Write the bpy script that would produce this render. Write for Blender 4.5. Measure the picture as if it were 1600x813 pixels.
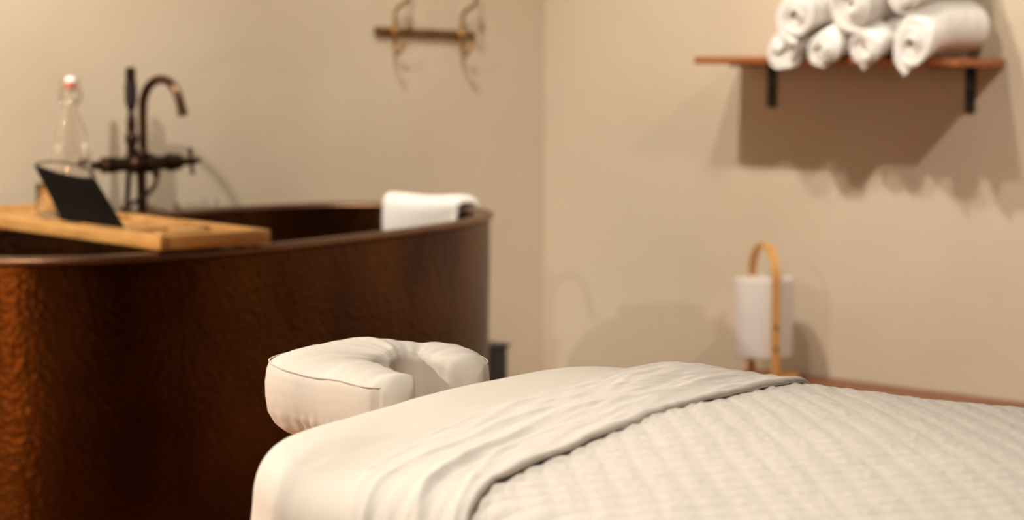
import bpy, bmesh, math, random
import numpy as np
from mathutils import Vector, Matrix, noise

for o in list(bpy.data.objects):
    bpy.data.objects.remove(o, do_unlink=True)
S = bpy.context.scene
COL = S.collection
PI = math.pi
random.seed(4)

# ------------------------------------------------------------------ camera
F, CX, CY, H = 3800.0, 800.0, 406.5, 1.2
PITCH = math.atan((CY - 50) / F)
cam_data = bpy.data.cameras.new('camera')
cam = bpy.data.objects.new('camera', cam_data)
COL.objects.link(cam)
cam.location = (0, 0, H)
cam.rotation_euler = (PI/2 - PITCH, 0, 0)
cam_data.sensor_width = 36
cam_data.lens = F / 1600 * 36
cam_data.clip_start = 0.05
cam_data.dof.use_dof = True
cam_data.dof.focus_distance = 2.85
cam_data.dof.aperture_fstop = 5.0
S.camera = cam

# ------------------------------------------------------------------ world, exposure
w = bpy.data.worlds.new('world'); S.world = w; w.use_nodes = True
w.node_tree.nodes['Background'].inputs[0].default_value = (1.0, 0.80, 0.58, 1)
w.node_tree.nodes['Background'].inputs[1].default_value = 0.02
S.view_settings.view_transform = 'Standard'
S.view_settings.look = 'None'
S.view_settings.gamma = 1
S.view_settings.use_curve_mapping = False
S.view_settings.exposure = 0.04

# room frame: u runs along the right wall, v along the back wall, both from the far corner
C0 = Vector((0.0974, 7.26, 0))
EU = Vector((0.70711, -0.70711, 0)); EV = Vector((-0.70711, -0.70711, 0))
def room(u, v, z=0): return C0 + EU*u + EV*v + Vector((0, 0, z))
def ray(x, y):
    a = (x-CX)/F; b = -(y-CY)/F
    return Vector((a, math.cos(PITCH)+b*math.sin(PITCH), -math.sin(PITCH)+b*math.cos(PITCH)))
def at(x, y, D):            # the place seen at a pixel, D metres down the room
    r = ray(x, y); return Vector((0, 0, H)) + r*(D/r.y)
def atz(x, y, z):
    r = ray(x, y); return Vector((0, 0, H)) + r*((z-H)/r.z)

CEIL = 2.7
WARM = (1.0, 0.935, 0.82)
def downlight(u, v, watts, radius=0.035, color=WARM, cone=120, z=CEIL-0.02, blend=0.6, aim=None):
    L = bpy.data.lights.new('downlight', 'SPOT')
    L.energy = watts; L.color = color; L.shadow_soft_size = radius
    L.spot_size = math.radians(cone); L.spot_blend = blend
    o = bpy.data.objects.new('downlight', L); COL.objects.link(o)
    o.location = room(u, v, z)
    if aim: o.rotation_euler = (room(*aim)-o.location).to_track_quat('-Z', 'Y').to_euler()
    return o
downlight(0.80, 1.28, 125, aim=(.9, .25, 1.3), cone=88, blend=.9)
downlight(1.35, 1.28, 66, aim=(1.45, .25, 1.3), cone=88, blend=.9)
downlight(3.20, 1.38, 185, aim=(2.9, .25, 1.0), cone=112, blend=.9)
downlight(0.35, 5.60, 940, cone=150)
downlight(1.35, 3.40, 230, aim=(.2, 2.9, 1.4), cone=100, blend=.9)
downlight(1.30, 1.90, 120, aim=(.2, 1.5, 1.5), cone=84, blend=.9)
downlight(3.30, 4.10, 150, cone=85, blend=.8)
# unseen warm spot added low at left for the orange glow in the copper
L = bpy.data.lights.new('added_tub_glow', 'SPOT'); L.energy = 60; L.color = (1.0, .52, .20); L.shadow_soft_size = .14
L.spot_size = math.radians(62); L.spot_blend = .8
o = bpy.data.objects.new('added_tub_glow', L); COL.objects.link(o); o.location = (-2.25, 2.35, .50)
o.rotation_euler = (Vector((-1.75, 4.9, .42))-o.location).to_track_quat('-Z', 'Y').to_euler()

# ------------------------------------------------------------------ materials
def mat(name, color, rough=0.6, metal=0.0, bump=None, vary=None, spec=None, **kw):
    m = bpy.data.materials.new(name); m.use_nodes = True
    nt = m.node_tree; b = nt.nodes['Principled BSDF']
    b.inputs['Base Color'].default_value = (*color, 1)
    b.inputs['Roughness'].default_value = rough
    b.inputs['Metallic'].default_value = metal
    if spec is not None: b.inputs['Specular IOR Level'].default_value = spec
    for k, v in kw.items(): b.inputs[k.replace('_', ' ')].default_value = v
    tc = nt.nodes.new('ShaderNodeTexCoord')
    if vary:                                   # (scale, color2, stretch)
        sc, c2, st = vary
        mp = nt.nodes.new('ShaderNodeMapping'); mp.inputs['Scale'].default_value = st
        n = nt.nodes.new('ShaderNodeTexNoise'); n.inputs['Scale'].default_value = sc
        n.inputs['Detail'].default_value = 5
        r = nt.nodes.new('ShaderNodeValToRGB')
        r.color_ramp.elements[0].position = .35; r.color_ramp.elements[1].position = .68
        r.color_ramp.elements[0].color = (*color, 1); r.color_ramp.elements[1].color = (*c2, 1)
        nt.links.new(tc.outputs['Object'], mp.inputs[0]); nt.links.new(mp.outputs[0], n.inputs[0])
        nt.links.new(n.outputs[0], r.inputs[0]); nt.links.new(r.outputs[0], b.inputs['Base Color'])
    if bump:                                   # list of (kind, scale, distance, stretch)
        prev = None
        for kind, sc, dist, st in bump:
            mp = nt.nodes.new('ShaderNodeMapping'); mp.inputs['Scale'].default_value = st
            nt.links.new(tc.outputs['Object'], mp.inputs[0])
            if kind == 'noise':
                t = nt.nodes.new('ShaderNodeTexNoise'); t.inputs['Detail'].default_value = 3; out = t.outputs[0]
            else:
                t = nt.nodes.new('ShaderNodeTexVoronoi'); t.feature = 'SMOOTH_F1'; out = t.outputs[0]
            t.inputs['Scale'].default_value = sc
            nt.links.new(mp.outputs[0], t.inputs[0])
            bp = nt.nodes.new('ShaderNodeBump'); bp.inputs['Distance'].default_value = dist
            bp.inputs['Strength'].default_value = 1
            nt.links.new(out, bp.inputs['Height'])
            if prev: nt.links.new(prev.outputs[0], bp.inputs['Normal'])
            prev = bp
        nt.links.new(prev.outputs[0], b.inputs['Normal'])
    return m
I3 = (1, 1, 1)
M = {
 'plaster': mat('plaster', (.60, .495, .37), .85, vary=(1.6, (.66, .55, .42), I3), bump=[('noise', 260, .0006, I3), ('noise', 3, .006, I3)]),
 'panel': mat('dark_panelling', (.05, .03, .018), .7, vary=(6, (.08, .045, .025), (1, 1, .1))),
 'ceiling': mat('ceiling_paint', (.16, .12, .085), .9, bump=[('noise', 200, .0005, I3)]),
 'floor': mat('floor_wood', (.24, .10, .04), .45, vary=(5, (.34, .15, .06), (1, 8, 1))),
 'copper': mat('aged_copper', (.045, .015, .0045), .36, 1.0, vary=(3.5, (.12, .045, .011), (1, 1, .6)),
               bump=[('voronoi', 80, .0022, I3)]),
 'copper_rim': mat('lit_rim_copper', (.17, .09, .052), .38, 1.0, vary=(9, (.26, .145, .085), I3), bump=[('noise', 40, .0006, I3)]),  # rim tone lightened for the wall and lights it reflects
 'bronze': mat('oil_rubbed_bronze', (.025, .013, .008), .38, .85, vary=(18, (.06, .03, .016), I3)),
 'bronze_worn': mat('worn_bronze', (.065, .034, .018), .28, .95, vary=(14, (.13, .07, .038), I3)),
 'black_grip': mat('black_grip', (.012, .010, .009), .35),
 'brass': mat('aged_brass', (.32, .17, .05), .35, .85, vary=(20, (.45, .26, .09), I3)),
 'brass_dark': mat('dark_brass', (.12, .055, .015), .4, .6, vary=(20, (.20, .09, .025), I3)),
 'bamboo': mat('bamboo', (.47, .225, .06), .42, vary=(9, (.60, .32, .10), (12, 1, 8)), bump=[('noise', 60, .0003, (6, .6, 6))]),
 'bamboo_x': mat('bamboo_across', (.45, .21, .055), .42, vary=(9, (.60, .32, .10), (1, 12, 8)), bump=[('noise', 60, .0003, (.6, 6, 6))]),
 'lampwood': mat('bent_bamboo', (.60, .29, .07), .4, vary=(12, (.70, .37, .11), (1, 1, .2))),
 'shade': mat('paper_shade', (.66, .60, .555), .8, bump=[('noise', 400, .0003, I3)], Transmission_Weight=0.0),
 'shelfwood': mat('stained_shelf_wood', (.30, .085, .022), .28, vary=(7, (.40, .13, .035), (.6, 9, 9))),
 'benchwood': mat('stained_bench_wood', (.16, .048, .014), .5, vary=(7, (.25, .085, .028), (1, 8, 8))),
 'blackmetal': mat('black_iron', (.012, .012, .013), .45, .3),
 'bolt': mat('bolt_steel', (.12, .12, .12), .35, .8),
 'towel': mat('white_terry', (.88, .84, .79), .95, bump=[('noise', 420, .0018, I3), ('noise', 90, .0022, I3)], Sheen_Weight=.3),
 'towel_flat': mat('white_terry_cloth', (.84, .79, .73), .95, bump=[('noise', 500, .0010, I3)]),
 'sheet': mat('cream_sheet', (.69, .62, .54), .85, vary=(3, (.705, .635, .555), I3), bump=[('noise', 900, .00015, I3)]),
 'sheet_white': mat('white_top_sheet', (.73, .665, .60), .85, bump=[('noise', 900, .00015, I3)]),
 'quilt': mat('white_quilt', (.735, .67, .595), .9, bump=[('noise', 130, .0012, (1, 2.2, 1)), ('noise', 700, .0003, I3)]),
 'cradle': mat('cream_cradle_cover', (.68, .61, .535), .85, bump=[('noise', 900, .00015, I3)]),
 'vinyl': mat('brown_vinyl', (.08, .05, .03), .5),
 'rest': mat('black_canvas', (.005, .0035, .003), .85, spec=.2, bump=[('noise', 700, .0003, I3)]),
 'wire': mat('dark_wire', (.05, .035, .025), .35, .8),
 'steelwire': mat('steel_wire', (.55, .5, .45), .3, 1.0),
 'ceramic': mat('white_ceramic', (.82, .78, .74), .25),
 'rubber': mat('orange_rubber', (.80, .13, .03), .5),
 'bin': mat('dark_plastic', (.012, .016, .016), .4),
 'legwood': mat('table_leg_wood', (.35, .18, .08), .5, vary=(8, (.42, .23, .1), (8, 8, 1))),
}
g = bpy.data.materials.new('clear_glass'); g.use_nodes = True
gb = g.node_tree.nodes['Principled BSDF']
gb.inputs['Transmission Weight'].default_value = 1; gb.inputs['Roughness'].default_value = .02
gb.inputs['IOR'].default_value = 1.46; gb.inputs['Base Color'].default_value = (.97, .96, .94, 1)
gn = g.node_tree.nodes.new('ShaderNodeTexNoise'); gn.inputs['Scale'].default_value = 14
gp = g.node_tree.nodes.new('ShaderNodeBump'); gp.inputs['Distance'].default_value = .00002
g.node_tree.links.new(gn.outputs[0], gp.inputs['Height']); g.node_tree.links.new(gp.outputs[0], gb.inputs['Normal'])
M['glass'] = g

# ------------------------------------------------------------------ helpers
def tag(o, label=None, cat=None, group=None, kind=None):
    if label: o['label'] = label
    if cat: o['category'] = cat
    if group: o['group'] = group
    if kind: o['kind'] = kind
    return o
def thing(name, loc, rz, label, cat, group=None):
    o = bpy.data.objects.new(name, None); COL.objects.link(o); o.empty_display_size = .05
    o.location = loc; o.rotation_euler = (0, 0, rz)
    return tag(o, label, cat, group)
def link_mesh(name, me, m, parent=None, smooth=True, auto=None):
    o = bpy.data.objects.new(name, me); COL.objects.link(o)
    me.materials.append(M[m] if isinstance(m, str) else m)
    if smooth:
        for p in me.polygons: p.use_smooth = True
        if auto: me.set_sharp_from_angle(angle=math.radians(auto))
    if parent: o.parent = parent
    return o
def mesh(name, verts, faces, m, parent=None, smooth=True, auto=None):
    me = bpy.data.meshes.new(name)
    me.from_pydata([tuple(v) for v in verts], [], [tuple(f) for f in faces]); me.update()
    return link_mesh(name, me, m, parent, smooth, auto)
def from_bm(name, bm, m, parent=None, smooth=True, auto=40):
    bmesh.ops.recalc_face_normals(bm, faces=bm.faces)
    me = bpy.data.meshes.new(name); bm.to_mesh(me); bm.free()
    return link_mesh(name, me, m, parent, smooth, auto)
def add_box(bm, c, s, rot=None, bevel=0.0, seg=2):
    r = bmesh.ops.create_cube(bm, size=1)
    vs = r['verts']
    bmesh.ops.scale(bm, vec=s, verts=vs)
    if bevel > 0:
        es = list({e for v in vs for e in v.link_edges})
        rb = bmesh.ops.bevel(bm, geom=es, offset=bevel, segments=seg, profile=.5, affect='EDGES')
        vs = list({v for f in rb['faces'] for v in f.verts} | {v for v in vs if v.is_valid})
    if rot is not None: bmesh.ops.rotate(bm, cent=(0, 0, 0), matrix=rot, verts=vs)
    bmesh.ops.translate(bm, vec=c, verts=vs)
    return vs
def box(name, c, s, m, parent=None, bevel=0.003, rot=None):
    bm = bmesh.new(); add_box(bm, c, s, rot, bevel)
    return from_bm(name, bm, m, parent)
def smooth_path(pts, n=8):
    pts = [Vector(p) for p in pts]
    P = [pts[0]*2-pts[1]] + pts + [pts[-1]*2-pts[-2]]
    out = []
    for i in range(1, len(P)-2):
        for k in range(n):
            t = k/n
            a, b, c, d = P[i-1], P[i], P[i+1], P[i+2]
            out.append(.5*((2*b)+(c-a)*t+(2*a-5*b+4*c-d)*t*t+(3*b-a-3*c+d)*t**3))
    out.append(pts[-1]); return out
def add_tube(bm, pts, rad, seg=14, caps=True, sx=1.0, sy=1.0, up0=None):
    pts = [Vector(p) for p in pts]; n = len(pts)
    R = rad if isinstance(rad, (list, tuple)) else [rad]*n
    t0 = (pts[1]-pts[0]).normalized()
    up = Vector(up0) if up0 is not None else (Vector((0, 0, 1)) if abs(t0.z) < .9 else Vector((1, 0, 0)))
    nx = (up - t0*up.dot(t0)).normalized()
    rings = []
    for i, p in enumerate(pts):
        t = (pts[min(i+1, n-1)]-pts[max(i-1, 0)]).normalized()
        nx = (nx - t*nx.dot(t)).normalized(); ny = t.cross(nx)
        rings.append([bm.verts.new(p + nx*math.cos(a)*R[i]*sx + ny*math.sin(a)*R[i]*sy)
                      for a in [2*PI*k/seg for k in range(seg)]])
    for i in range(n-1):
        for k in range(seg):
            bm.faces.new((rings[i][k], rings[i][(k+1) % seg], rings[i+1][(k+1) % seg], rings[i+1][k]))
    if caps:
        bm.faces.new(rings[0][::-1]); bm.faces.new(rings[-1])
def tube(name, pts, rad, m, parent=None, seg=14, **k):
    bm = bmesh.new(); add_tube(bm, pts, rad, seg, **k); return from_bm(name, bm, m, parent, auto=50)
def add_lathe(bm, prof, seg=40, mtx=None, close=False):
    rings = []
    for r, z in prof:
        if r < 1e-6: rings.append([bm.verts.new((0, 0, z))])
        else: rings.append([bm.verts.new((r*math.cos(2*PI*k/seg), r*math.sin(2*PI*k/seg), z)) for k in range(seg)])
    def join(A, B):
        for k in range(seg):
            k2 = (k+1) % seg
            if len(A) == 1 and len(B) == 1: return
            if len(A) == 1: bm.faces.new((A[0], B[k2], B[k]))
            elif len(B) == 1: bm.faces.new((A[k], A[k2], B[0]))
            else: bm.faces.new((A[k], A[k2], B[k2], B[k]))
    for i in range(len(rings)-1): join(rings[i], rings[i+1])
    if close: join(rings[-1], rings[0])
    if mtx is not None:
        bmesh.ops.transform(bm, matrix=mtx, verts=[v for r in rings for v in r])
def lathe(name, prof, m, parent=None, seg=40, mtx=None, close=False, auto=40):
    bm = bmesh.new(); add_lathe(bm, prof, seg, mtx, close); return from_bm(name, bm, m, parent, auto=auto)
def grid_faces(nu, nv, off=0, wrapv=False, flip=False):
    f = []
    for i in range(nu-1):
        for j in range(nv if wrapv else nv-1):
            j2 = (j+1) % nv
            q = (off+i*nv+j, off+(i+1)*nv+j, off+(i+1)*nv+j2, off+i*nv+j2)
            f.append(q[::-1] if flip else q)
    return f
def superell(a, b, n, t):
    c, s = math.cos(t), math.sin(t)
    return (a*math.copysign(abs(c)**(2/n), c), b*math.copysign(abs(s)**(2/n), s))
def npnoise(X, Y, seed, oct=3):          # smooth value noise on numpy grids
    rs = np.random.RandomState(seed); tot = np.zeros_like(X); amp = 1.0
    for o in range(oct):
        T = rs.rand(64, 64)*2-1
        xi = np.floor(X).astype(int); yi = np.floor(Y).astype(int)
        fx = X-xi; fy = Y-yi; fx = fx*fx*(3-2*fx); fy = fy*fy*(3-2*fy)
        a = T[xi % 64, yi % 64]; b = T[(xi+1) % 64, yi % 64]; c = T[xi % 64, (yi+1) % 64]; d = T[(xi+1) % 64, (yi+1) % 64]
        tot += amp*((a*(1-fx)+b*fx)*(1-fy)+(c*(1-fx)+d*fx)*fy)
        X = X*2.03+7; Y = Y*2.03+3; amp *= .5
    return tot

# ------------------------------------------------------------------ the room
RU, RV, TH = 7.2, 6.6, 0.1
def wall(name, u0, u1, v0, v1, z0, z1, m):
    bm = bmesh.new()
    c = room((u0+u1)/2, (v0+v1)/2, (z0+z1)/2)
    add_box(bm, (0, 0, 0), (u1-u0, v1-v0, z1-z0), rot=Matrix.Rotation(-PI/4, 3, 'Z'))
    bmesh.ops.translate(bm, vec=c, verts=bm.verts)
    return tag(from_bm(name, bm, m, smooth=False), kind='structure')
wall('wall_right', 0, RU, -TH, 0, 0, CEIL, 'plaster')
wall('wall_back', -TH, 0, -TH, RV+TH, 0, CEIL, 'plaster')
wall('wall_front', RU, RU+TH, -TH, RV+TH, 0, CEIL, 'panel')
wall('wall_left', 0, RU, RV, RV+TH, 0, CEIL, 'panel')
wall('floor', -TH, RU+TH, -TH, RV+TH, -.08, 0, 'floor')
wall('ceiling', -TH, RU+TH, -TH, RV+TH, CEIL, CEIL+.08, 'ceiling')

# ------------------------------------------------------------------ copper tub
TUB_C = Vector((-.680, 5.598, 0)); TUB_A = math.radians(57.66)
TA, TB, TN, RIM_Z = .874, .428, 2.5, .755
tub = thing('bathtub', TUB_C, TUB_A, 'deep oval hammered copper soaking tub with dark brown patina standing at the left', 'bathtub')
def tub_rings(prof, seg=160):
    vs = []
    for off, z in prof:
        for k in range(seg):
            x, y = superell(TA-off, TB-off, TN, 2*PI*(k+.5)/seg)
            vs.append((x, y, z))
    return vs
outer = [(.035, .0), (.026, .012), (.020, .05)]
for i in range(24):
    t = i/23; outer.append((.012*(1-t)**1.5 + .006, .06+t*(RIM_Z-.02-.06)))
inner = [(.030, RIM_Z-.012)]
for i in range(14):
    t = i/13; inner.append((.032+.05*t**1.6, RIM_Z-.03-t*.47))
inner += [(.10, .22), (.14, .19), (.20, .175), (.30, .17), (.43, .168)]
prof = outer + inner
vs = tub_rings(prof); fs = grid_faces(len(prof), 160, wrapv=True)
fs.append(list(range(160))[::1]); fs.append([(len(prof)-1)*160+k for k in range(160)][::-1])
mesh('basin', vs, fs, 'copper', tub, auto=50)
rp = []
for i in range(14):
    a = 2*PI*i/14
    rp.append((.018 - .022*math.cos(a), RIM_Z-.010 + .010*math.sin(a)))
vs = tub_rings(rp, 200); fs = grid_faces(len(rp), 200, wrapv=True)
fs += [((len(rp)-1)*200+k, k, (k+1) % 200, (len(rp)-1)*200+(k+1) % 200) for k in range(200)]
tag(mesh('rim', vs, fs, 'copper_rim', tub), 'rolled rim of the tub, coloured lighter than its sides for the light it reflects')
lathe('drain', [(0, .1745), (.03, .1745), (.033, .150), (.033, .168)], 'bronze', tub)

# white towel over the far end of the rim
def rim_frame(t, off=.018):
    x, y = superell(TA-off, TB-off, TN, t)
    x2, y2 = superell(TA-off, TB-off, TN, t+.002)
    tx, ty = x2-x, y2-y; l = math.hypot(tx, ty)
    return x, y, ty/l, -tx/l          # outward normal
tw = thing('hand_towel', TUB_C + Matrix.Rotation(TUB_A, 3, 'Z') @ Vector((.8, .2, RIM_Z)), 0,
           'folded white towel hung over the far end of the copper tub rim', 'towel')
def rim_arc(t0, t1, n):                     # points at equal spacing along the rim
    T = np.linspace(t0, t1, 400); P = np.array([superell(TA, TB, TN, t) for t in T])
    L = np.concatenate([[0], np.cumsum(np.hypot(*np.diff(P, axis=0).T))])
    return [float(np.interp(s, L, T)) for s in np.linspace(0, L[-1], n)]
ts = rim_arc(-.265, .215, 50)
Rt = Matrix.Rotation(TUB_A, 3, 'Z')
vs = []; NP = 0
for i, t in enumerate(ts):
    s = i/(len(ts)-1)
    inh = .17 + .02*math.sin(s*3) ; outh = .07
    if s < .16: inh = .035 + .135*(s/.16)**.5
    path = []
    for k in range(12): path.append((-.027-.004*math.sin(k*.5+s*4), RIM_Z-inh+(inh-.008)*k/11))
    for k in range(1, 9):
        a = PI - PI*k/9; path.append((.001+.029*math.cos(a), RIM_Z-.004+.014*math.sin(a)))
    for k in range(10): path.append((.030+.002*math.sin(k), RIM_Z-.012-outh*k/9))
    th = .014 + .003*math.sin(s*7+1)
    pin = []; pout = []
    for k, (n_, z_) in enumerate(path):
        a = path[max(k-1, 0)]; b = path[min(k+1, len(path)-1)]
        dx, dz = b[0]-a[0], b[1]-a[1]; l = math.hypot(dx, dz)
        nx, nz = -dz/l, dx/l
        e = 1.0
        if i in (0, len(ts)-1): e = .35
        elif i in (1, len(ts)-2): e = .8
        pout.append((n_+nx*th*e, z_+nz*th*e)); pin.append((n_, z_))
    ring = pin[::-1] + pout
    x, y, nx, ny = rim_frame(t)
    NP = len(ring)
    for n_, z_ in ring:
        p = Rt @ Vector((x+nx*n_, y+ny*n_, z_))
        p += TUB_C - tw.location
        vs.append(p)
fs = grid_faces(len(ts), NP, wrapv=True)
fs.append(list(range(NP))); fs.append([(len(ts)-1)*NP+k for k in range(NP)][::-1])
bm = bmesh.new()
bv = [bm.verts.new(v) for v in vs]
for f in fs:
    bm.faces.new([bv[i] for i in f])
from_bm('cloth', bm, 'towel_flat', tw, auto=70)

# ------------------------------------------------------------------ bath caddy
P0 = atz(250, 392, RIM_Z+.004); P1 = atz(424, 381, RIM_Z+.004)
wd = (P1-P0); CW = wd.length; wd.normalize()
ca = math.atan2(wd.y, wd.x) + PI/2          # long axis away from the near rim
CL = 1.02
cad = thing('bath_caddy', (P0+P1)/2, ca, 'bamboo bath tray with slatted deck laid across the copper tub', 'bath tray')
# local x along the tray (0 = near end), local y: +y = left (P0 side)
hw = CW/2; T = .030; zt = .0
def rail(name, x0, x1, y, m='bamboo_x', th=.022, h=T):
    return box(name, ((x0+x1)/2, y, h/2), (x1-x0, th, h), m, cad, .003)
sg = 1 if (Matrix.Rotation(ca, 3, 'Z') @ Vector((0, 1, 0))).dot(P0-P1) > 0 else -1
rail('side_rail', 0.0, .36, sg*(hw-.011)); rail('side_rail', .362, CL, sg*(hw-.011), th=.021, h=.029)
rail('side_rail', 0.0, .36, -sg*(hw-.011)); rail('side_rail', .362, CL, -sg*(hw-.011), th=.021, h=.029)
box('end_rail', (.012, 0, T/2), (.024, CW-.046, T), 'bamboo', cad, .003)
box('end_rail', (CL-.012, 0, T/2-.0005), (.024, CW-.046, T-.001), 'bamboo', cad, .003)
for yy in np.linspace(-hw+.045, hw-.045, 5):
    box('slat', (.605, yy, .0125), (.79, (CW-.06)/5-.012, .008), 'bamboo_x', cad, .0015)
for k, yy in enumerate(np.linspace(-hw+.05, hw-.05, 4)):
    box('slat', (.122, yy, .0105), (.196, .034, .008), 'bamboo_x', cad, .0015)
box('crossbar', (.225, 0, .0195), (.030, CW-.046, .017), 'bamboo', cad, .002)
box('soap_block', (.085, sg*.030, .0225), (.034, .120, .016), 'bamboo', cad, .002)
box('soap_block', (.150, sg*-.020, .0215), (.060, .060, .014), 'bamboo', cad, .002)

# black book rest leaning on the tray (a part of the tray: canvas on a wire frame)
def loc(p): return Matrix.Rotation(-ca, 3, 'Z') @ (Vector(p)-cad.location)
BL = loc((-.982, 5.302, RIM_Z+.036)); BR = loc((-.816, 5.094, RIM_Z+.036))
per = Matrix.Rotation(-ca, 3, 'Z') @ Vector((.782, .623, 0))
TL = BL - per*.065 + Vector((0, 0, .122)); TR = BR - per*.065 + Vector((0, 0, .104))
TR = TR + (TL-TR)*.02
nrm = (TL-BL).cross(BR-BL).normalized()
vs = []; N1, N2 = 16, 10
for side in (-1, 1):
    for i in range(N1+1):
        for j in range(N2+1):
            a, b = i/N1, j/N2
            p = BL.lerp(BR, a).lerp(TL.lerp(TR, a), b)
            p = p + nrm*(.0025*side + .006*math.sin(PI*a)*b) - Vector((0, 0, 1))*.010*math.sin(PI*a)*b*b
            vs.append(p)
n = (N1+1)*(N2+1)
fs = grid_faces(N1+1, N2+1) + grid_faces(N1+1, N2+1, off=n, flip=True)
def idx(i, j): return i*(N2+1)+j
bor = [(i, 0) for i in range(N1)] + [(N1, j) for j in range(N2)] + [(i, N2) for i in range(N1, 0, -1)] + [(0, j) for j in range(N2, 0, -1)]
for k in range(len(bor)):
    a, b = idx(*bor[k]), idx(*bor[(k+1) % len(bor)])
    fs.append((a, b, b+n, a+n))
bm = bmesh.new(); bv = [bm.verts.new(v) for v in vs]
for f in fs: bm.faces.new([bv[i] for i in f])
rest = from_bm('book_rest', bm, 'rest', cad, auto=50)
tag(rest, 'black canvas book rest leaning back on the tray')
arc = []
for k in range(21):
    a = PI*k/20
    p = TL.lerp(TR, (1-math.cos(a))/2)
    arc.append(p + per*.020*math.sin(a) + Vector((0, 0, .016*math.sin(a))))
fr = tube('wire_frame', [BL+(TL-BL)*.02, BL.lerp(TL, .5), TL] + arc[1:-1] + [TR, BR.lerp(TR, .5), BR+(TR-BR)*.02], .0022, 'wire', rest, seg=8)
tube('prop_leg', [TL.lerp(TR, .5)-nrm*.004, (BL+BR)/2 + per*.055 - Vector((0, 0, .004))], .0018, 'wire', rest, seg=8)

# ------------------------------------------------------------------ bottle and tumbler on the tray
DECK = RIM_Z + .004 + .0225
bot = thing('swing_top_bottle', (-.985, 5.44, DECK+.0015), 0.5,
            'clear glass swing-top bottle with orange rubber seal standing on the bamboo tray', 'bottle')
R_ = .042
outp = [(0, 0), (.032, 0), (.039, .003), (R_, .010), (R_, .135), (.0415, .150), (.038, .150), (.032, .195), (.0245, .218),
        (.0185, .238), (.0155, .255), (.0145, .268), (.0145, .274), (.0165, .276), (.0165, .292), (.0150, .294)]
inp = [(.0105, .294), (.0105, .270), (.0125, .250), (.0165, .232), (.0225, .214), (.0295, .193), (.0355, .170), (.0390, .148), (.0393, .135),
       (.0393, .014), (.035, .008), (0, .0075)]
lathe('glass_body', outp+inp, 'glass', bot, seg=56, auto=60)
tag(lathe('seal', [(0, .2945), (.0125, .2945), (.0140, .2965), (.0140, .3005), (.0120, .3025), (0, .3025)], 'rubber', bot), 'orange rubber seal')
tag(lathe('stopper', [(0, .3025), (.0125, .3025), (.0145, .305), (.0145, .311), (.011, .3165), (.005, .3185), (0, .3185)], 'ceramic', bot), 'white ceramic stopper')
bm = bmesh.new()
for s_ in (-1, 1):
    add_tube(bm, smooth_path([(0.004*s_, 0, .3195), (.010*s_, 0, .3185), (.0185*s_, 0, .310), (.0225*s_, .002, .290), (.0245*s_, .004, .268), (.0215*s_, .002, .258), (.0180*s_, 0, .262)], 6), .0013, 8)
    add_tube(bm, smooth_path([(.0175*s_, 0, .262), (.021*s_, -.006, .274), (.019*s_, -.014, .284), (0, -.021, .287)], 6), .0012, 8)
add_tube(bm, [(.0178*math.cos(a), .0178*math.sin(a), .262) for a in [2*PI*k/24 for k in range(25)]], .0012, 8)
add_tube(bm, [(-.0045, 0, .3195), (.0045, 0, .3195)], .0013, 8)
from_bm('wire_bail', bm, 'steelwire', bot)

gl = thing('tumbler', (-1.062, 5.545, DECK+.0015), 0, 'small clear drinking glass on the bamboo tray behind the book rest', 'glass')
lathe('glass_wall', [(0, 0), (.024, 0), (.026, .002), (.0265, .072), (.0259, .0728), (.0252, .072), (.0247, .008), (.023, .006), (0, .006)], 'glass', gl, seg=48, auto=60)

# ------------------------------------------------------------------ tub filler
fb = at(222, 333, 6.08); fx, fy = fb.x, fb.y
tap = thing('tub_filler', (fx, fy, 0), -PI/4, 'dark bronze freestanding tub filler with gooseneck spout behind the copper tub', 'faucet')
# local x = along the right wall direction (out from the back wall), local y = along the back wall towards the corner
BZ = .872
lathe('floor_flange', [(0, 0), (.038, 0), (.038, .005), (.030, .010), (.016, .016), (.0125, .03), (0, .03)], 'bronze', tap)
tube('riser', [(0, 0, .02), (0, 0, BZ)], .0125, 'bronze', tap, seg=20)
lathe('flange_ring', [(.0125, .60), (.018, .60), (.018, .612), (.0125, .612)], 'bronze', tap, close=True)
sp = [(0, 0, BZ), (0, 0.0, BZ+.06), (0, 0, BZ+.125)]
GR = .062
for k in range(1, 15):
    a = PI*k/14*.92
    sp.append((GR*(1-math.cos(a)), 0, BZ+.138+GR*1.18*math.sin(a)))
e = Vector(sp[-1])-Vector(sp[-2])
sp.append(tuple(Vector(sp[-1])+e*1.2)); sp.append(tuple(Vector(sp[-1])+e*.9))
SPR = Matrix.Rotation(math.radians(12), 3, 'Z')
sp = [tuple(SPR @ Vector(p) + Vector((0, .006, 0))) for p in sp]
spout = tube('spout', sp, .0112, 'bronze_worn', tap, seg=20)
tube('aerator', [Vector(sp[-1])-e*.8, Vector(sp[-1])+e*.25], .0126, 'bronze_worn', spout, seg=20)
lathe('spout_collar', [(.0098, BZ+.018), (.019, BZ+.018), (.020, BZ+.026), (.016, BZ+.034), (.0098, BZ+.036)], 'bronze', tap, close=True)
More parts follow.
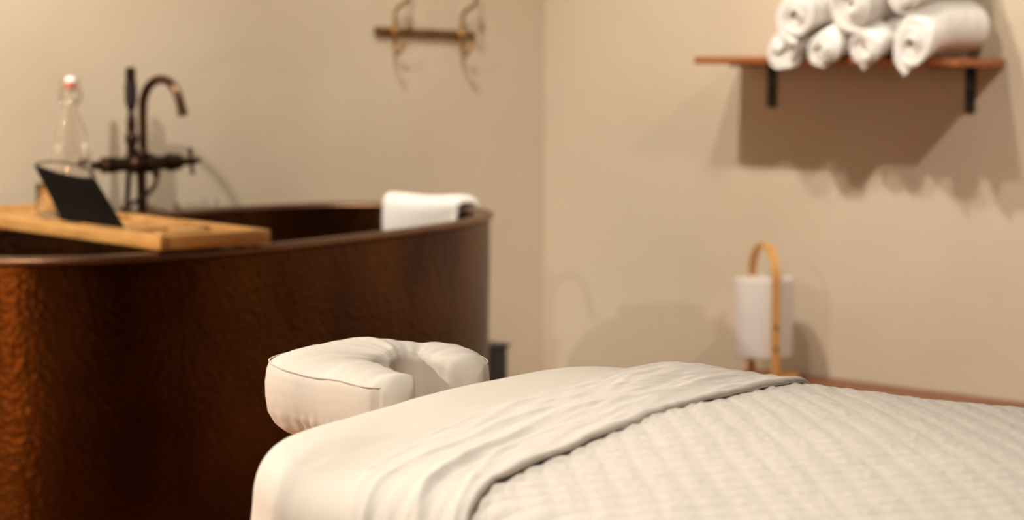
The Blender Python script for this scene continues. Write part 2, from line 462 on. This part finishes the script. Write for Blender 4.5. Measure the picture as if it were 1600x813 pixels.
# cross body along y
Rx = Matrix.Rotation(-PI/2, 4, 'X')
def ylathe(name, prof, y0, parent=tap, m='bronze', sign=1):
    mt = Matrix.Translation((0, y0, BZ)) @ Matrix.Rotation(-PI/2*sign, 4, 'X')
    return lathe(name, [(r*1.3, z) for r, z in prof], m, parent, seg=24, mtx=mt)
ylathe('valve_body', [(0, -.100), (.015, -.100), (.017, -.090), (.014, -.080), (.0135, -.040), (.019, -.032), (.019, -.020), (.015, -.016),
                      (.017, 0), (.015, .016), (.019, .020), (.019, .032), (.0135, .040), (.014, .075), (.018, .085), (.018, .095), (.012, .100), (0, .100)], 0)
ball = [(.020*math.sin(PI*k/12), -.020*math.cos(PI*k/12)) for k in range(13)]
lathe('hub', [(r, z+BZ) for r, z in ball], 'bronze', tap)
def cross_handle(sign):
    st = ylathe('valve_stem', [(0, .095), (.013, .095), (.016, .104), (.016, .116), (.010, .122), (.008, .138), (.008, .160), (0, .160)], 0, sign=sign)
    bm = bmesh.new()
    y = .156*sign
    for a in (0.15, .15+PI/2):
        d = Vector((math.cos(a), 0, math.sin(a)))
        add_tube(bm, [d*-.034+Vector((0, y, BZ)), d*-.026+Vector((0, y, BZ)), d*-.006+Vector((0, y, BZ)), d*.006+Vector((0, y, BZ)), d*.026+Vector((0, y, BZ)), d*.034+Vector((0, y, BZ))],
                 [.0062, .0055, .0045, .0045, .0055, .0062], 12)
    add_tube(bm, [(0, y-.010*sign, BZ), (0, y+.010*sign, BZ), (0, y+.014*sign, BZ), (0, y+.022*sign, BZ)], [.0105, .0105, .006, .0045], 16)
    h = from_bm('cross_handle', bm, 'bronze', tap)
cross_handle(1); cross_handle(-1)
# hand shower standing on its cradle
hy = -.032
lathe('shower_cradle', [(0, BZ+.005), (.012, BZ+.005), (.012, BZ+.045), (.016, BZ+.055), (.016, BZ+.072), (.012, BZ+.078), (0, BZ+.078)], 'bronze', tap, seg=24, mtx=Matrix.Translation((.004, hy, 0)))
hs = lathe('hand_shower', [(0, BZ+.070), (.0105, BZ+.070), (.012, BZ+.10), (.010, BZ+.118), (.0075, BZ+.124), (.0075, BZ+.136), (.012, BZ+.140), (.0125, BZ+.200), (.0128, BZ+.232), (.011, BZ+.240), (0, BZ+.242)],
           'bronze', tap, seg=24, mtx=Matrix.Translation((.004, hy, 0)))
tag(lathe('grip', [(.0128, BZ+.148), (.0150, BZ+.150), (.0155, BZ+.19), (.0140, BZ+.205), (.0128, BZ+.206)], 'black_grip', hs, seg=24, close=True, mtx=Matrix.Translation((.004, hy, 0))), 'black grip')
tube('diverter', [(0.0, .036, BZ-.005), (.012, .036, BZ-.020), (.014, .036, BZ-.034)], [.010, .011, .009], 'bronze', tap)
hp = smooth_path([(.014, .036, BZ-.030), (.018, .028, BZ-.052), (.020, -.005, BZ-.080), (.018, -.060, BZ-.105), (.012, -.120, BZ-.150), (-.005, -.140, BZ-.230),
                  (-.022, -.110, BZ-.270), (-.026, -.060, BZ-.225), (-.018, -.038, BZ-.120), (-.006, -.033, BZ-.030), (.003, hy, BZ+.010)], 10)
tube('hose', hp, .0062, 'bronze', tap, seg=12)

# ------------------------------------------------------------------ hook rail on the back wall
hl = room(0, (.685+.300)/2, 1.198)
hr = thing('hook_rail', hl, -PI/4, 'small aged brass wall rail with two curved robe hooks on the back wall', 'hook rail')
# local x = out from wall, local y = towards the corner ; bar from y=-.193 to .193
tilt = Matrix.Rotation(math.radians(-2.1), 3, 'X')
b_ = box('bar', (.0105, 0, 0), (.010, .386, .019), 'brass_dark', hr, .003, rot=tilt)
for yy in (-.126, .134):
    zz = -yy*math.tan(math.radians(2.1))
    hk = [(.019, 0, -.005), (.018, 0, .030), (.020, .001, .050), (.032, .002, .066), (.052, .003, .074), (.068, .004, .086), (.074, .004, .106), (.072, .004, .135), (.070, .004, .150)]
    bm = bmesh.new()
    add_tube(bm, [Vector(p)+Vector((0, yy, zz)) for p in smooth_path(hk, 6)], .0052, 12)
    add_tube(bm, [Vector(p)+Vector((0, yy, zz)) for p in [(.070, .004, .146), (.070, .004, .152), (.070, .004, .160), (.070, .004, .166)]], [.004, .0105, .0105, .004], 14)
    for p in smooth_path([(.019, 0, .0), (.018, 0, -.030), (.018, 0, -.052), (.024, 0, -.066), (.036, 0, -.068), (.048, .0, -.058), (.054, 0, -.044)], 6): pass
    add_tube(bm, [Vector(p)+Vector((0, yy, zz)) for p in smooth_path([(.019, 0, .0), (.018, 0, -.030), (.018, 0, -.052), (.024, 0, -.062), (.036, 0, -.060), (.048, .0, -.048), (.056, 0, -.036)], 6)], .0048, 12)
    add_tube(bm, [Vector(p)+Vector((0, yy, zz)) for p in [(.052, 0, -.040), (.055, 0, -.037), (.059, 0, -.033), (.062, 0, -.030)]], [.004, .0085, .0085, .004], 14)
    h_ = from_bm('robe_hook', bm, 'brass', hr)
    bm = bmesh.new()
    add_tube(bm, [(.0, yy, zz), (.012, yy, zz), (.020, yy, zz), (.0255, yy, zz)], [.013, .013, .011, .006], 20)
    from_bm('mounting_boss', bm, 'brass', hr)

# ------------------------------------------------------------------ wall shelf
SH_T = 1.1335; SH_B = 1.1145; SU0, SU1, SD = .755, 1.615, .20
sh = thing('wall_shelf', room((SU0+SU1)/2, 0, SH_B), -PI/4, 'reddish stained wooden wall shelf on black iron brackets carrying rolled towels', 'shelf')
hwid = (SU1-SU0)/2
box('board', (0, -SD/2-.001, (SH_T-SH_B)/2), (SU1-SU0, SD-.002, SH_T-SH_B), 'shelfwood', sh, .0025)
for ux in (.867, 1.511):
    x = ux-(SU0+SU1)/2
    bk = box('bracket', (x, -.004, -.060), (.030, .005, .118), 'blackmetal', sh, .001)
    box('bracket_arm', (x, -.085, -.0035), (.030, .165, .005), 'blackmetal', bk, .001)
    for zz in (-.052, -.100):
        tube('screw', [(x, -.006, zz), (x, -.0095, zz)], .0045, 'bolt', bk, seg=14)

# ------------------------------------------------------------------ rolled towels
def towel_mesh(R, L, turns, seed, tail, ph, droop=0.0, d0=.10, squash=1.0, inner=.003, pitch=None):
    """spiral roll, axis along -y from y=0 (back) to y=-L (front); z=0 at the bottom of the roll"""
    rs = random.Random(seed)
    N = int(turns*30); th = (R-inner)/(turns+.5); half = th*.475
    NY = 26
    A1 = ph + 2*PI*turns
    ribbon = []
    for i in range(N+1):
        a = ph + 2*PI*turns*i/N
        r = inner + th*.5 + (R-inner-th)*(i/N)
        r *= 1 + .05*math.sin(2*a+seed) + .03*math.sin(3*a+seed*2)
        ribbon.append((r*math.cos(a), r*math.sin(a)*squash))
    # straight tail leaving the roll
    x, z = ribbon[-1]; xp, zp = ribbon[-3]
    dx, dz = x-xp, z-zp; l = math.hypot(dx, dz); dx /= l; dz /= l
    for k in range(1, 8):
        ribbon.append((x+dx*tail*k/7, z+dz*tail*k/7))
    nr = len(ribbon)
    sec = []
    zmin = 1e9
    # cross-section of the ribbon, closed loop: outer side then inner side
    nor = []
    for i in range(nr):
        a = ribbon[max(i-1, 0)]; b = ribbon[min(i+1, nr-1)]
        tx, tz = b[0]-a[0], b[1]-a[1]; l = math.hypot(tx, tz) or 1
        nor.append((tz/l, -tx/l))
    vs = []
    loops = []
    offs = [rs.uniform(-1, 1) for _ in range(40)]
    ys = [0, .012, .035] + [.035+(.93)*k/(NY-7) for k in range(1, NY-6)] + [.978, .990, 1.0]
    NYY = len(ys)
    for i in range(nr):
        s_ = i/nr
        sl = .006*math.sin(s_*turns*2*PI*.9+seed) + .010*(1-s_)*(.5+.5*math.sin(seed))
        for side in (1, -1):
            for j, yv in enumerate(ys):
                e = min(yv, 1-yv)*L
                hh = half*(1 if e > .006 else (.80 if e > .002 else .45))
                n_ = nor[i]
                wob = .0012*math.sin(i*.7+j*1.3+seed)
                fx = ribbon[i][0]+n_[0]*hh*side + wob
                fz = ribbon[i][1]+n_[1]*hh*side + wob
                yy = -yv*(L+sl*1.0)
                vs.append([fx, yy, fz])
    zmin = min(v[2] for v in vs if v[1] > -L*.6)
    for v in vs:
        v[2] -= zmin
        dd = max(0.0, -v[1]-d0)
        v[2] -= droop*dd*dd/((L-d0)**2+1e-6)
    fs = []
    def id_(i, s, j): return (i*2+s)*NYY+j
    for i in range(nr-1):
        for j in range(NYY-1):
            fs.append((id_(i, 0, j), id_(i+1, 0, j), id_(i+1, 0, j+1), id_(i, 0, j+1)))
            fs.append((id_(i, 1, j), id_(i, 1, j+1), id_(i+1, 1, j+1), id_(i+1, 1, j)))
        for j in (0, NYY-1):
            fs.append((id_(i, 0, j), id_(i, 1, j), id_(i+1, 1, j), id_(i+1, 0, j)))
    for i in (0, nr-1):
        for j in range(NYY-1):
            fs.append((id_(i, 0, j), id_(i, 0, j+1), id_(i, 1, j+1), id_(i, 1, j)))
    bm = bmesh.new(); bv = [bm.verts.new(v) for v in vs]
    for f in fs:
        try: bm.faces.new([bv[q] for q in f])
        except ValueError: pass
    return bm
GT = 'rolled white towels on the wooden wall shelf'
SHROT = -PI/4
def towel(u, v_back, z, rz, R, L, label, **k):
    bm = towel_mesh(R, L, **k)
    o = from_bm('rolled_towel', bm, 'towel', auto=75)
    o.location = room(u, v_back, z); o.rotation_euler = (0, 0, SHROT+rz)
    return tag(o, label, 'towel', GT)
Z0 = SH_T
TW = [
 # pixel of front centre, v of front, R, z of the roll's bottom at the back
 (1222, 76, .225, .061, Z0, dict(turns=2.6, seed=1, tail=.035, ph=PI*.32, droop=.030, squash=.80), 'rolled white towel at the left end of the bottom row, resting on the shelf'),
 (1288, 76, .228, .060, Z0, dict(turns=2.6, seed=2, tail=.022, ph=PI*.12, droop=.034, squash=.84), 'rolled white towel second from the left in the bottom row on the shelf'),
 (1352, 79, .232, .064, Z0, dict(turns=2.6, seed=3, tail=.030, ph=PI*.10, droop=.038, squash=.80), 'rolled white towel third from the left in the bottom row, beside the large roll'),
 (1424, 72, .240, .072, Z0, dict(turns=3.1, seed=4, tail=.026, ph=PI*1.12, droop=.044, squash=.95), 'thick white towel roll at the right end of the bottom row on the shelf'),
 (1242, 40, .240, .077, Z0+.058, dict(turns=3.0, seed=5, tail=.030, ph=PI*1.38, droop=.034, squash=.9), 'rolled white towel at the left end of the upper row'),
 (1331, 18, .240, .083, Z0+.070, dict(turns=3.2, seed=6, tail=.030, ph=PI*1.1, droop=.020, squash=.85), 'rolled white towel in the middle of the upper row'),
 (1414, -8, .235, .070, Z0+.122, dict(turns=3.2, seed=7, tail=.020, ph=PI*1.1, droop=.022, squash=.9), 'rolled white towel on top of the large roll at the right of the stack'),
]
for px, py, vf, R, zb, kw, lab in TW:
    r = ray(px, py); o_ = Vector((0, 0, H))
    t_ = (vf-(o_-C0).dot(EV))/r.dot(EV); P = o_+r*t_
    u = (P-C0).dot(EU)
    rz = math.radians(-10)
    L = vf - .026
    # front at (u, vf): back end lies L further in, turned by rz
    ub = u + math.sin(-rz)*L; vb = vf - math.cos(rz)*L
    towel(ub, vb, zb, rz, R, L, lab, **kw)

# ------------------------------------------------------------------ bench with the lamp
BT = .272
bn = thing('bench', room(1.735, .17, 0), -PI/4, 'long low reddish stained wooden bench standing against the right wall', 'bench')
box('seat_plank', (0, -.0, BT-.02), (1.75, .33, .04), 'benchwood', bn, .004)
for x in (-.78, .78):
    for y in (-.125, .125):
        box('leg', (x, y, (BT-.04)/2), (.05, .05, BT-.04), 'benchwood', bn, .003)
box('apron', (0, -.13, BT-.075), (1.51, .02, .07), 'benchwood', bn, .002)

lp = thing('table_lamp', room(.965, .150, BT), 0.0, 'unlit white cylinder lamp in a bent bamboo arch standing on the low bench', 'lamp')
# arch plane points mostly away from the camera
la = Vector((-.047, .165, 0)).normalized(); ln = Vector((la.y, -la.x, 0))
lathe('base', [(0, 0), (.092, 0), (.095, .003), (.095, .011), (.091, .014), (0, .014)], 'lampwood', lp, seg=56)
HWD, ZT = .086, .364
pts = []
for k in range(10): pts.append((-HWD, .014+(ZT-HWD*1.0-.014)*k/10))
for k in range(25):
    a = PI - PI*k/24; pts.append((HWD*math.cos(a), ZT-HWD+HWD*math.sin(a)))
for k in range(1, 11): pts.append((HWD, ZT-HWD-(ZT-HWD-.014)*k/10))
vs = []
for i, (s_, z) in enumerate(pts):
    a = pts[max(i-1, 0)]; b = pts[min(i+1, len(pts)-1)]
    tx, tz = b[0]-a[0], b[1]-a[1]; l = math.hypot(tx, tz); nx, nz = -tz/l, tx/l
    for q, r_ in ((-.0105, -.0035), (.0105, -.0035), (.0105, .0035), (-.0105, .0035)):
        vs.append(la*(s_+nx*r_) + ln*q + Vector((0, 0, z+nz*r_)))
fs = grid_faces(len(pts), 4, wrapv=True); n = len(pts)*4
fs += [(0, 1, 2, 3), (n-4, n-1, n-2, n-3)]
bm = bmesh.new(); bv = [bm.verts.new(v) for v in vs]
for f in fs: bm.faces.new([bv[i] for i in f])
ar = from_bm('arch', bm, 'lampwood', lp, auto=50)
tag(ar, 'arched handle of bent bamboo')
for zz in (.150, .092):
    p = la*(-HWD-.0035)+Vector((0, 0, zz))
    tube('screw', [p, p-la*.004], .0048, 'blackmetal', ar, seg=14)
    p = la*(HWD+.0035)+Vector((0, 0, zz))
    tube('screw', [p, p+la*.004], .0048, 'blackmetal', ar, seg=14)
s0, s1 = .062, .272
lathe('lamp_shade', [(0, s0), (.074, s0), (.0785, s0+.004), (.0785, s1-.004), (.0770, s1), (.066, s1), (.066, s1-.003), (0, s1-.003)], 'shade', lp, seg=64)

# dark bin behind the tub
wb = thing('waste_bin', room(.125, .425, 0), -PI/4, 'dark plastic bin half hidden behind the right end of the copper tub', 'bin')
bm = bmesh.new()
add_box(bm, (0, 0, .155), (.15, .15, .31), bevel=.012, seg=3)
bm.faces.ensure_lookup_table()
top = max(bm.faces, key=lambda f: f.calc_center_median().z*10+f.calc_area())
r = bmesh.ops.inset_region(bm, faces=[top], thickness=.008)
r = bmesh.ops.extrude_face_region(bm, geom=[top])
bmesh.ops.translate(bm, vec=(0, 0, -.28), verts=[v for v in r['geom'] if isinstance(v, bmesh.types.BMVert)])
if top.is_valid: bmesh.ops.delete(bm, geom=[top], context='FACES_ONLY')
from_bm('body', bm, 'bin', wb, auto=40)
bm = bmesh.new()
add_box(bm, (0, 0, .311), (.158, .158, .012), bevel=.004)
bm.faces.ensure_lookup_table()
from_bm('lid', bm, 'bin', wb, auto=40)

# ------------------------------------------------------------------ massage table
BA = math.radians(-40)
HX, HY = .93, .385                       # half length, half width of the padded top
D0, C_ = -1.835, 1.935                  # head edge and centre line in the bed's own frame
dv = Vector((math.cos(BA), math.sin(BA), 0)); cv = Vector((-dv.y, dv.x, 0))
BC = dv*(D0+HX) + cv*C_
ZT_ = .812
mt = thing('massage_table', BC, BA, 'massage table with sheets and quilt in the foreground', 'massage table')
mt['label'] = 'padded massage table on wooden legs standing under the cream sheet'
# local x from -HX (head) to +HX, local y from -HY (near the camera) to +HY
CR = .13; FR = .045
def warp(X, Y, Z):
    """the head end runs slightly askew and the pad is a little fuller on the far side"""
    t = np.clip((-X-.60)/.30, 0, 1); t = t*t*(3-2*t)
    s = np.clip((HY-Y)/(2*HY), 0, 1.1)
    return X + .165*t*s**1.8, Y, Z + .012*Y + .014*t - .012*t*np.maximum(1-s, 0)**2
def sdf_np(X, Y, hx, hy, cr):
    qx = np.abs(X)-(hx-cr); qy = np.abs(Y)-(hy-cr)
    ox = np.maximum(qx, 0); oy = np.maximum(qy, 0); l = np.hypot(ox, oy)
    d = l + np.minimum(np.maximum(qx, qy), 0) - cr
    sx = np.sign(X); sy = np.sign(Y)
    both = (qx > 0) & (qy > 0)
    nx = np.where(both, ox/np.maximum(l, 1e-9), np.where(qx > qy, 1.0, 0.0))*sx
    ny = np.where(both, oy/np.maximum(l, 1e-9), np.where(qx > qy, 0.0, 1.0))*sy
    return d, nx, ny
def drape(U, V, off, disp=0.0, fr=FR, folds=.012, seed=0):
    """lay flat cloth coordinates over the padded top; beyond its edge they hang down"""
    hx, hy, cr = HX-fr, HY-fr, CR-fr
    d, nx, ny = sdf_np(U, V, hx, hy, cr)
    out = d > 0
    r = np.where(out, d, 0)
    Xb = U-nx*r; Yb = V-ny*r
    rr = fr+off
    ang = np.minimum(r/rr, PI/2)
    horiz = rr*np.sin(ang); down = rr*(1-np.cos(ang)); rest_ = np.maximum(r-rr*PI/2, 0)
    per_ = Xb*1.0 - Yb*.9
    fold = folds*np.clip(rest_/.12, 0, 1)*(np.sin(per_*26+seed)+.5*np.sin(per_*47+2*seed)+1.2)
    crown = .020*np.clip(-d/.30, 0, 1)**.7 if True else 0
    z = ZT_ - .020 + crown*np.where(out, 0, 1) + off - down - rest_
    N0x = nx*np.sin(ang); N0y = ny*np.sin(ang); N0z = np.cos(ang)
    X = Xb+nx*(horiz+fold+rest_*.03); Y = Yb+ny*(horiz+fold+rest_*.03)
    X = X+N0x*disp; Y = Y+N0y*disp; Z = z+N0z*disp
    return warp(X, Y, Z)
def cloth(name, U, V, off, disp, m, parent=None, thick=.0025, **k):
    X, Y, Z = drape(U, V, off, disp, **k)
    nu, nv = X.shape
    top = np.stack([X, Y, Z], -1).reshape(-1, 3)
    o = mesh(name, top, grid_faces(nu, nv), m, parent, auto=None)
    sm = o.modifiers.new('thickness', 'SOLIDIFY'); sm.thickness = thick; sm.offset = -1
    return o
# padded top
n_u, n_v = 90, 50
def cushion():
    bm = bmesh.new()
    rings = []
    K = 96
    def outline(ins):
        pts = []
        hx, hy, cr = HX-.004-ins, HY-.004-ins, max(CR-ins, .01)
        for q, (sx, sy) in enumerate(((1, 1), (-1, 1), (-1, -1), (1, -1))):
            for k in range(K//4):
                a = PI/2*q + PI/2*k/(K//4-1)
                pts.append((sx*(hx-cr)+cr*math.cos(a), sy*(hy-cr)+cr*math.sin(a)))
        return pts
    z0 = ZT_-.020-.011
    prof = [(.02, z0-.085), (.006, z0-.078), (0, z0-.06), (0, z0-.04)] + [(FR*(1-math.cos(a)), z0-FR+FR*math.sin(a)) for a in [PI/2*k/6 for k in range(1, 7)]] 
    prof += [(FR+.03, z0+.003), (FR+.08, z0+.009), (FR+.14, z0+.0125), (FR+.22, z0+.0155), (.30, z0+.0165)]
    for ins, z in prof: rings.append([bm.verts.new([float(q) for q in warp(np.float64(x), np.float64(y), z)]) for x, y in outline(ins)])
    for i in range(len(rings)-1):
        for k in range(K): bm.faces.new((rings[i][k], rings[i][(k+1) % K], rings[i+1][(k+1) % K], rings[i+1][k]))
    bm.faces.new(rings[0][::-1]); bm.faces.new(rings[-1])
    return bm
from_bm('padded_top', cushion(), 'vinyl', mt, auto=60)
box('frame', (.05, 0, ZT_-.165), (2*HX-.42, 2*HY-.16, .08), 'legwood', mt, .004)
for x in (-.66, .66):
    for y in (-.24, .24):
        box('leg', (x, y, (ZT_-.19)/2), (.045, .045, ZT_-.19), 'legwood', mt, .004)

# local frame helpers: convert bed frame (d, c) to local cloth coordinates
def LU(d): return d-(D0+HX)
def LV(c): return c-C_
def bed_thing(o, label, cat):
    o.location = BC; o.rotation_euler = (0, 0, BA); return tag(o, label, cat)

# cream fitted sheet over the head half, hanging at head and sides
u = np.linspace(-HX-.30, HX+.22, 300); v = np.linspace(-HY-.34, HY+.34, 240)
U, V = np.meshgrid(u, v, indexing='ij')
D_ = .0018*npnoise(U*9, V*9, 3, 2)*np.clip((-.66-U)/.06, 0, 1)
D_ += 0*.0016*np.exp(-((U*.5+V-.02*np.sin(U*20)+.42)/.010)**2)
sh_ = cloth('fitted_sheet', U, V, .004, D_, 'sheet', folds=.012, seed=2)
bed_thing(sh_, 'smooth cream fitted sheet covering the rounded head end of the massage table', 'bed sheet')

# quilt: fine diamond cells
def hem_d(cc):                  # where the folded edge crosses the quilt, bed frame
    return np.interp(cc, [1.20, 1.53, 1.616, 1.695, 1.81, 2.03, 2.19, 2.305, 2.8], [-1.31, -1.34, -1.374, -1.384, -1.40, -1.443, -1.474, -1.495, -1.52])
def top_d(cc):
    return np.interp(cc, [1.20, 1.50, 1.544, 1.655, 1.80, 2.00, 2.243, 2.33, 2.8], [-1.44, -1.465, -1.49, -1.54, -1.565, -1.61, -1.675, -1.69, -1.72])
step = .0028
vv = np.arange(-HY-.30, HY+.30, step)
nu_ = int(1.30/step)
sN = np.arange(nu_)*step
V = np.broadcast_to(vv[None, :], (nu_, len(vv))).copy()
hem = LU(hem_d(vv+C_))-.05
U = sN[:, None] + hem[None, :]
fine_end = U
wx = .0016*npnoise(U*18, V*18, 11, 2)
p = (U+V)/math.sqrt(2)+wx; q = (U-V)/math.sqrt(2)-wx
cell = .0285
cp = np.abs(np.sin(PI*p/cell)); cq = np.abs(np.sin(PI*q/cell))
puff = .0013*(cp**.55)*(cq**.4) + .0020*cq**.5
puff += .0008*npnoise(p*330, q*80, 5, 2)*(cp*cq) + .0012*npnoise(U*14, V*14, 8, 2)
X, Y, Z = drape(U, V, .0078, puff, folds=.012, seed=2)
quilt = mesh('quilt', np.stack([X, Y, Z], -1).reshape(-1, 3), grid_faces(*X.shape), 'quilt')
smq = quilt.modifiers.new('thickness', 'SOLIDIFY'); smq.thickness = .004; smq.offset = -1
bed_thing(quilt, 'white quilted blanket with diamond stitching spread over the massage table', 'blanket')

# white top sheet folded back over the quilt's edge
ns = 120
vv = np.arange(-HY-.31, HY+.31, .0035)
s_ = np.linspace(0, 1, ns)
V = np.broadcast_to(vv[None, :], (ns, len(vv))).copy()
wob = .0035*npnoise(vv*26, vv*0+.5, 21, 3)
t0 = LU(top_d(vv+C_)) + .006*npnoise(vv*7, vv*0+.5, 22, 2); t1 = LU(hem_d(vv+C_)) + wob
U = t0[None, :]*(1-s_[:, None]) + t1[None, :]*s_[:, None]
S2 = np.broadcast_to(s_[:, None], V.shape)
wr = .0018*npnoise(U*34+V*9, V*7, 31, 3) + .0005*npnoise(U*130, V*26, 33, 2)
near = np.clip((LV(1.95)-V)/.30, 0, 1)
# long curved creases towards the near edge
for k, (pos, amp, wdt) in enumerate(((.62, .0040, .05), (.30, .0020, .04), (.46, .0014, .03), (.80, .0016, .035))):
    cen = pos + .10*np.sin(V*9+k*2) + .05*np.sin(V*21+k)
    wr += amp*np.exp(-((S2-cen)/wdt)**2)*(.45+.55*near)
far = np.clip((V-LV(2.2))/.12, 0, 1)
wr += .003*far*np.exp(-((S2-.12)/.16)**2)
edge0 = np.clip(S2/.035, 0, 1); edge1 = np.clip((1-S2)/.035, 0, 1)
lift = .0125 + 0*S2
lift = lift*np.sqrt(edge0*(2-edge0)) * (.54+.46*np.sqrt(edge1*(2-edge1)))
X, Y, Z = drape(U, V, .005, lift+wr*edge0, folds=.012, seed=2)
ts_ = mesh('top_sheet', np.stack([X, Y, Z], -1).reshape(-1, 3), grid_faces(*X.shape), 'sheet_white')
smt = ts_.modifiers.new('thickness', 'SOLIDIFY'); smt.thickness = .0022; smt.offset = -1
bed_thing(ts_, 'crinkled white top sheet folded back in a band over the edge of the quilt', 'bed sheet')

# ------------------------------------------------------------------ face cradle
FC = dv*(-1.893) + cv*2.042
fc = thing('face_cradle', FC + Vector((0, 0, .7415)), BA-math.radians(13), 'horseshoe face cushion in a cream fitted cover at the head of the massage table', 'face cradle')
# centreline of the horseshoe, opening towards +x (the table)
cl = []
ra, rb = .062, .080
for k in range(7): cl.append((.125-.125*k/7, -rb))
for k in range(33):
    a = -PI/2 - PI*k/32; cl.append((ra*math.cos(a), rb*math.sin(a)))
for k in range(1, 8): cl.append((.042*k/7, rb-.010*(k/7)**2))
CLN = len(cl)
# dense resample
P = np.array(cl); Ls = np.concatenate([[0], np.cumsum(np.hypot(*np.diff(P, axis=0).T))])
NS = 130
q_ = np.linspace(0, Ls[-1], NS)
cx_ = np.interp(q_, Ls, P[:, 0]); cy_ = np.interp(q_, Ls, P[:, 1])
for _ in range(6):
    cx_[1:-1] = (cx_[:-2]+2*cx_[1:-1]+cx_[2:])/4; cy_[1:-1] = (cy_[:-2]+2*cy_[1:-1]+cy_[2:])/4
# section: (across, up) outer seam crisp, gathered underneath; across>0 is outer side
sec = [(-.010, .004), (-.026, .004), (-.036, .012), (-.041, .028), (-.042, .048), (-.041, .064), (-.0405, .0755), (-.036, .0815), (-.022, .0848), (-.008, .0865), (.008, .0865),
       (.022, .0845), (.034, .080), (.0405, .0760), (.0432, .0735), (.0448, .068), (.0462, .055), (.0460, .040), (.044, .024), (.038, .010), (.028, .003), (.014, .001), (.0, .006)]
sec = np.array(sec)*[.93, 1]; NSC = len(sec)
# refine the section
t_ = np.arange(NSC+1); sec2 = np.vstack([sec, sec[:1]])
tt = np.linspace(0, NSC, NSC*3, endpoint=False)
sec = np.stack([np.interp(tt, t_, sec2[:, 0]), np.interp(tt, t_, sec2[:, 1])], 1); NSC = len(sec)
vs = []
rings = []
for i in range(NS):
    a = max(i-1, 0); b = min(i+1, NS-1)
    tx, ty = cx_[b]-cx_[a], cy_[b]-cy_[a]; l = math.hypot(tx, ty); tx /= l; ty /= l
    ox, oy = (-ty, tx)                 # candidate outward
    if ox*(cx_[i]-.05)+oy*cy_[i] < 0: ox, oy = -ox, -oy
    dist = min(q_[i], Ls[-1]-q_[i])
    e = 1.0
    if dist < .075: e = .60+.40*math.sqrt(max(0, 1-((.075-dist)/.075)**2))
    bk_ = math.exp(-((i/(NS-1)-.5)/.20)**2); swell = 1.0 + .85*bk_
    for k in range(NSC):
        w_, h_ = sec[k]
        low = max(0.0, 1-h_/.034); 
        gat = low*(.0042*math.sin(i*1.45+.4*math.sin(i*.5)) + .0022*math.sin(i*2.9+1))
        dim = 0.0
        ww = w_*e*swell + (gat if w_ > 0 else -gat)
        hh = (h_-.043)*(.9+.1*e)+.043 + gat*.8 + dim
        hh += .0014*math.sin(i*.21+k*.1) + .0009*math.sin(i*.63+k*.23)*math.sin(i*.17) + (.010*bk_ + .006*max(0, min(1, (i/(NS-1)-.5)/.15))*(1-.6*max(0, (i/(NS-1)-.8)/.2)))*(h_/.0865)**2
        vs.append((cx_[i]+ox*ww, cy_[i]+oy*ww, hh))
fs = grid_faces(NS, NSC, wrapv=True)
# end caps, domed a little
for i, sgn in ((0, -1), (NS-1, 1)):
    j = i+1 if i == 0 else i-1
    tx, ty = cx_[i]-cx_[j], cy_[i]-cy_[j]; l = math.hypot(tx, ty); tx /= l; ty /= l
    prev = i*NSC
    ctr = np.mean(np.array(vs[i*NSC:(i+1)*NSC]), axis=0)
    for lev, (sc, ad) in enumerate(((.93, .005), (.78, .009), (.5, .012), (.2, .0135))):
        base = len(vs)
        for k in range(NSC):
            pnt = np.array(vs[i*NSC+k]); r_ = ctr+(pnt-ctr)*sc
            vs.append((r_[0]+tx*ad, r_[1]+ty*ad, r_[2]))
        for k in range(NSC):
            k2 = (k+1) % NSC
            fs.append((prev+k, prev+k2, base+k2, base+k))
        prev = base
    fs.append([prev+k for k in range(NSC)])
bm = bmesh.new(); bv = [bm.verts.new(v) for v in vs]
for f in fs: bm.faces.new([bv[i] for i in f])
cu = from_bm('cushion', bm, 'cradle', fc, auto=80)
# piping seam along the outer top edge
seam = []
def seam_pt(i, side):
    a = max(i-1, 0); b = min(i+1, NS-1)
    tx, ty = cx_[b]-cx_[a], cy_[b]-cy_[a]; l = math.hypot(tx, ty); ox, oy = -ty/l, tx/l
    if ox*(cx_[i]-.05)+oy*cy_[i] < 0: ox, oy = -ox, -oy
    bk = math.exp(-((i/(NS-1)-.5)/.20)**2)
    dist = min(q_[i], Ls[-1]-q_[i]); e = 1.0
    if dist < .075: e = .60+.40*math.sqrt(max(0, 1-((.075-dist)/.075)**2))
    w_ = side*.93*e*(1+.85*bk)
    return (cx_[i]+ox*w_, cy_[i]+oy*w_, (.0753-.043)*(.9+.1*e)+.043+(.0080*bk+.0048*max(0, min(1, (i/(NS-1)-.5)/.15))*(1-.6*max(0, (i/(NS-1)-.8)/.2)))+.0012*math.sin(i*.21+4))
for i in range(0, NS, 2): seam.append(seam_pt(i, .0430))
A_ = Vector(seam_pt(0, .0430)); B_ = Vector(seam_pt(0, -.0395)); fwd = Vector((cx_[0]-cx_[1], cy_[0]-cy_[1], 0)).normalized()
seam = [tuple(A_.lerp(B_, 1-k/8) + fwd*.0075*math.sin(PI*(1-k/8))**.6) for k in range(0, 8)] + seam
tube('seam', seam, .0009, 'cradle', cu, seg=6)
# support plate and rods into the table
bm = bmesh.new()
add_tube(bm, [(cx_[i], cy_[i], -.001) for i in range(6, NS-6, 4)], .020, 8, sx=.25, sy=1.0, up0=(0, 0, 1))
from_bm('support_plate', bm, 'blackmetal', fc)
for y in (-.07, .07):
    tube('support_rod', [(-.02, y, -.012), (.06, y, -.026), (.20, y, -.040)], .007, 'blackmetal', fc, seg=12)
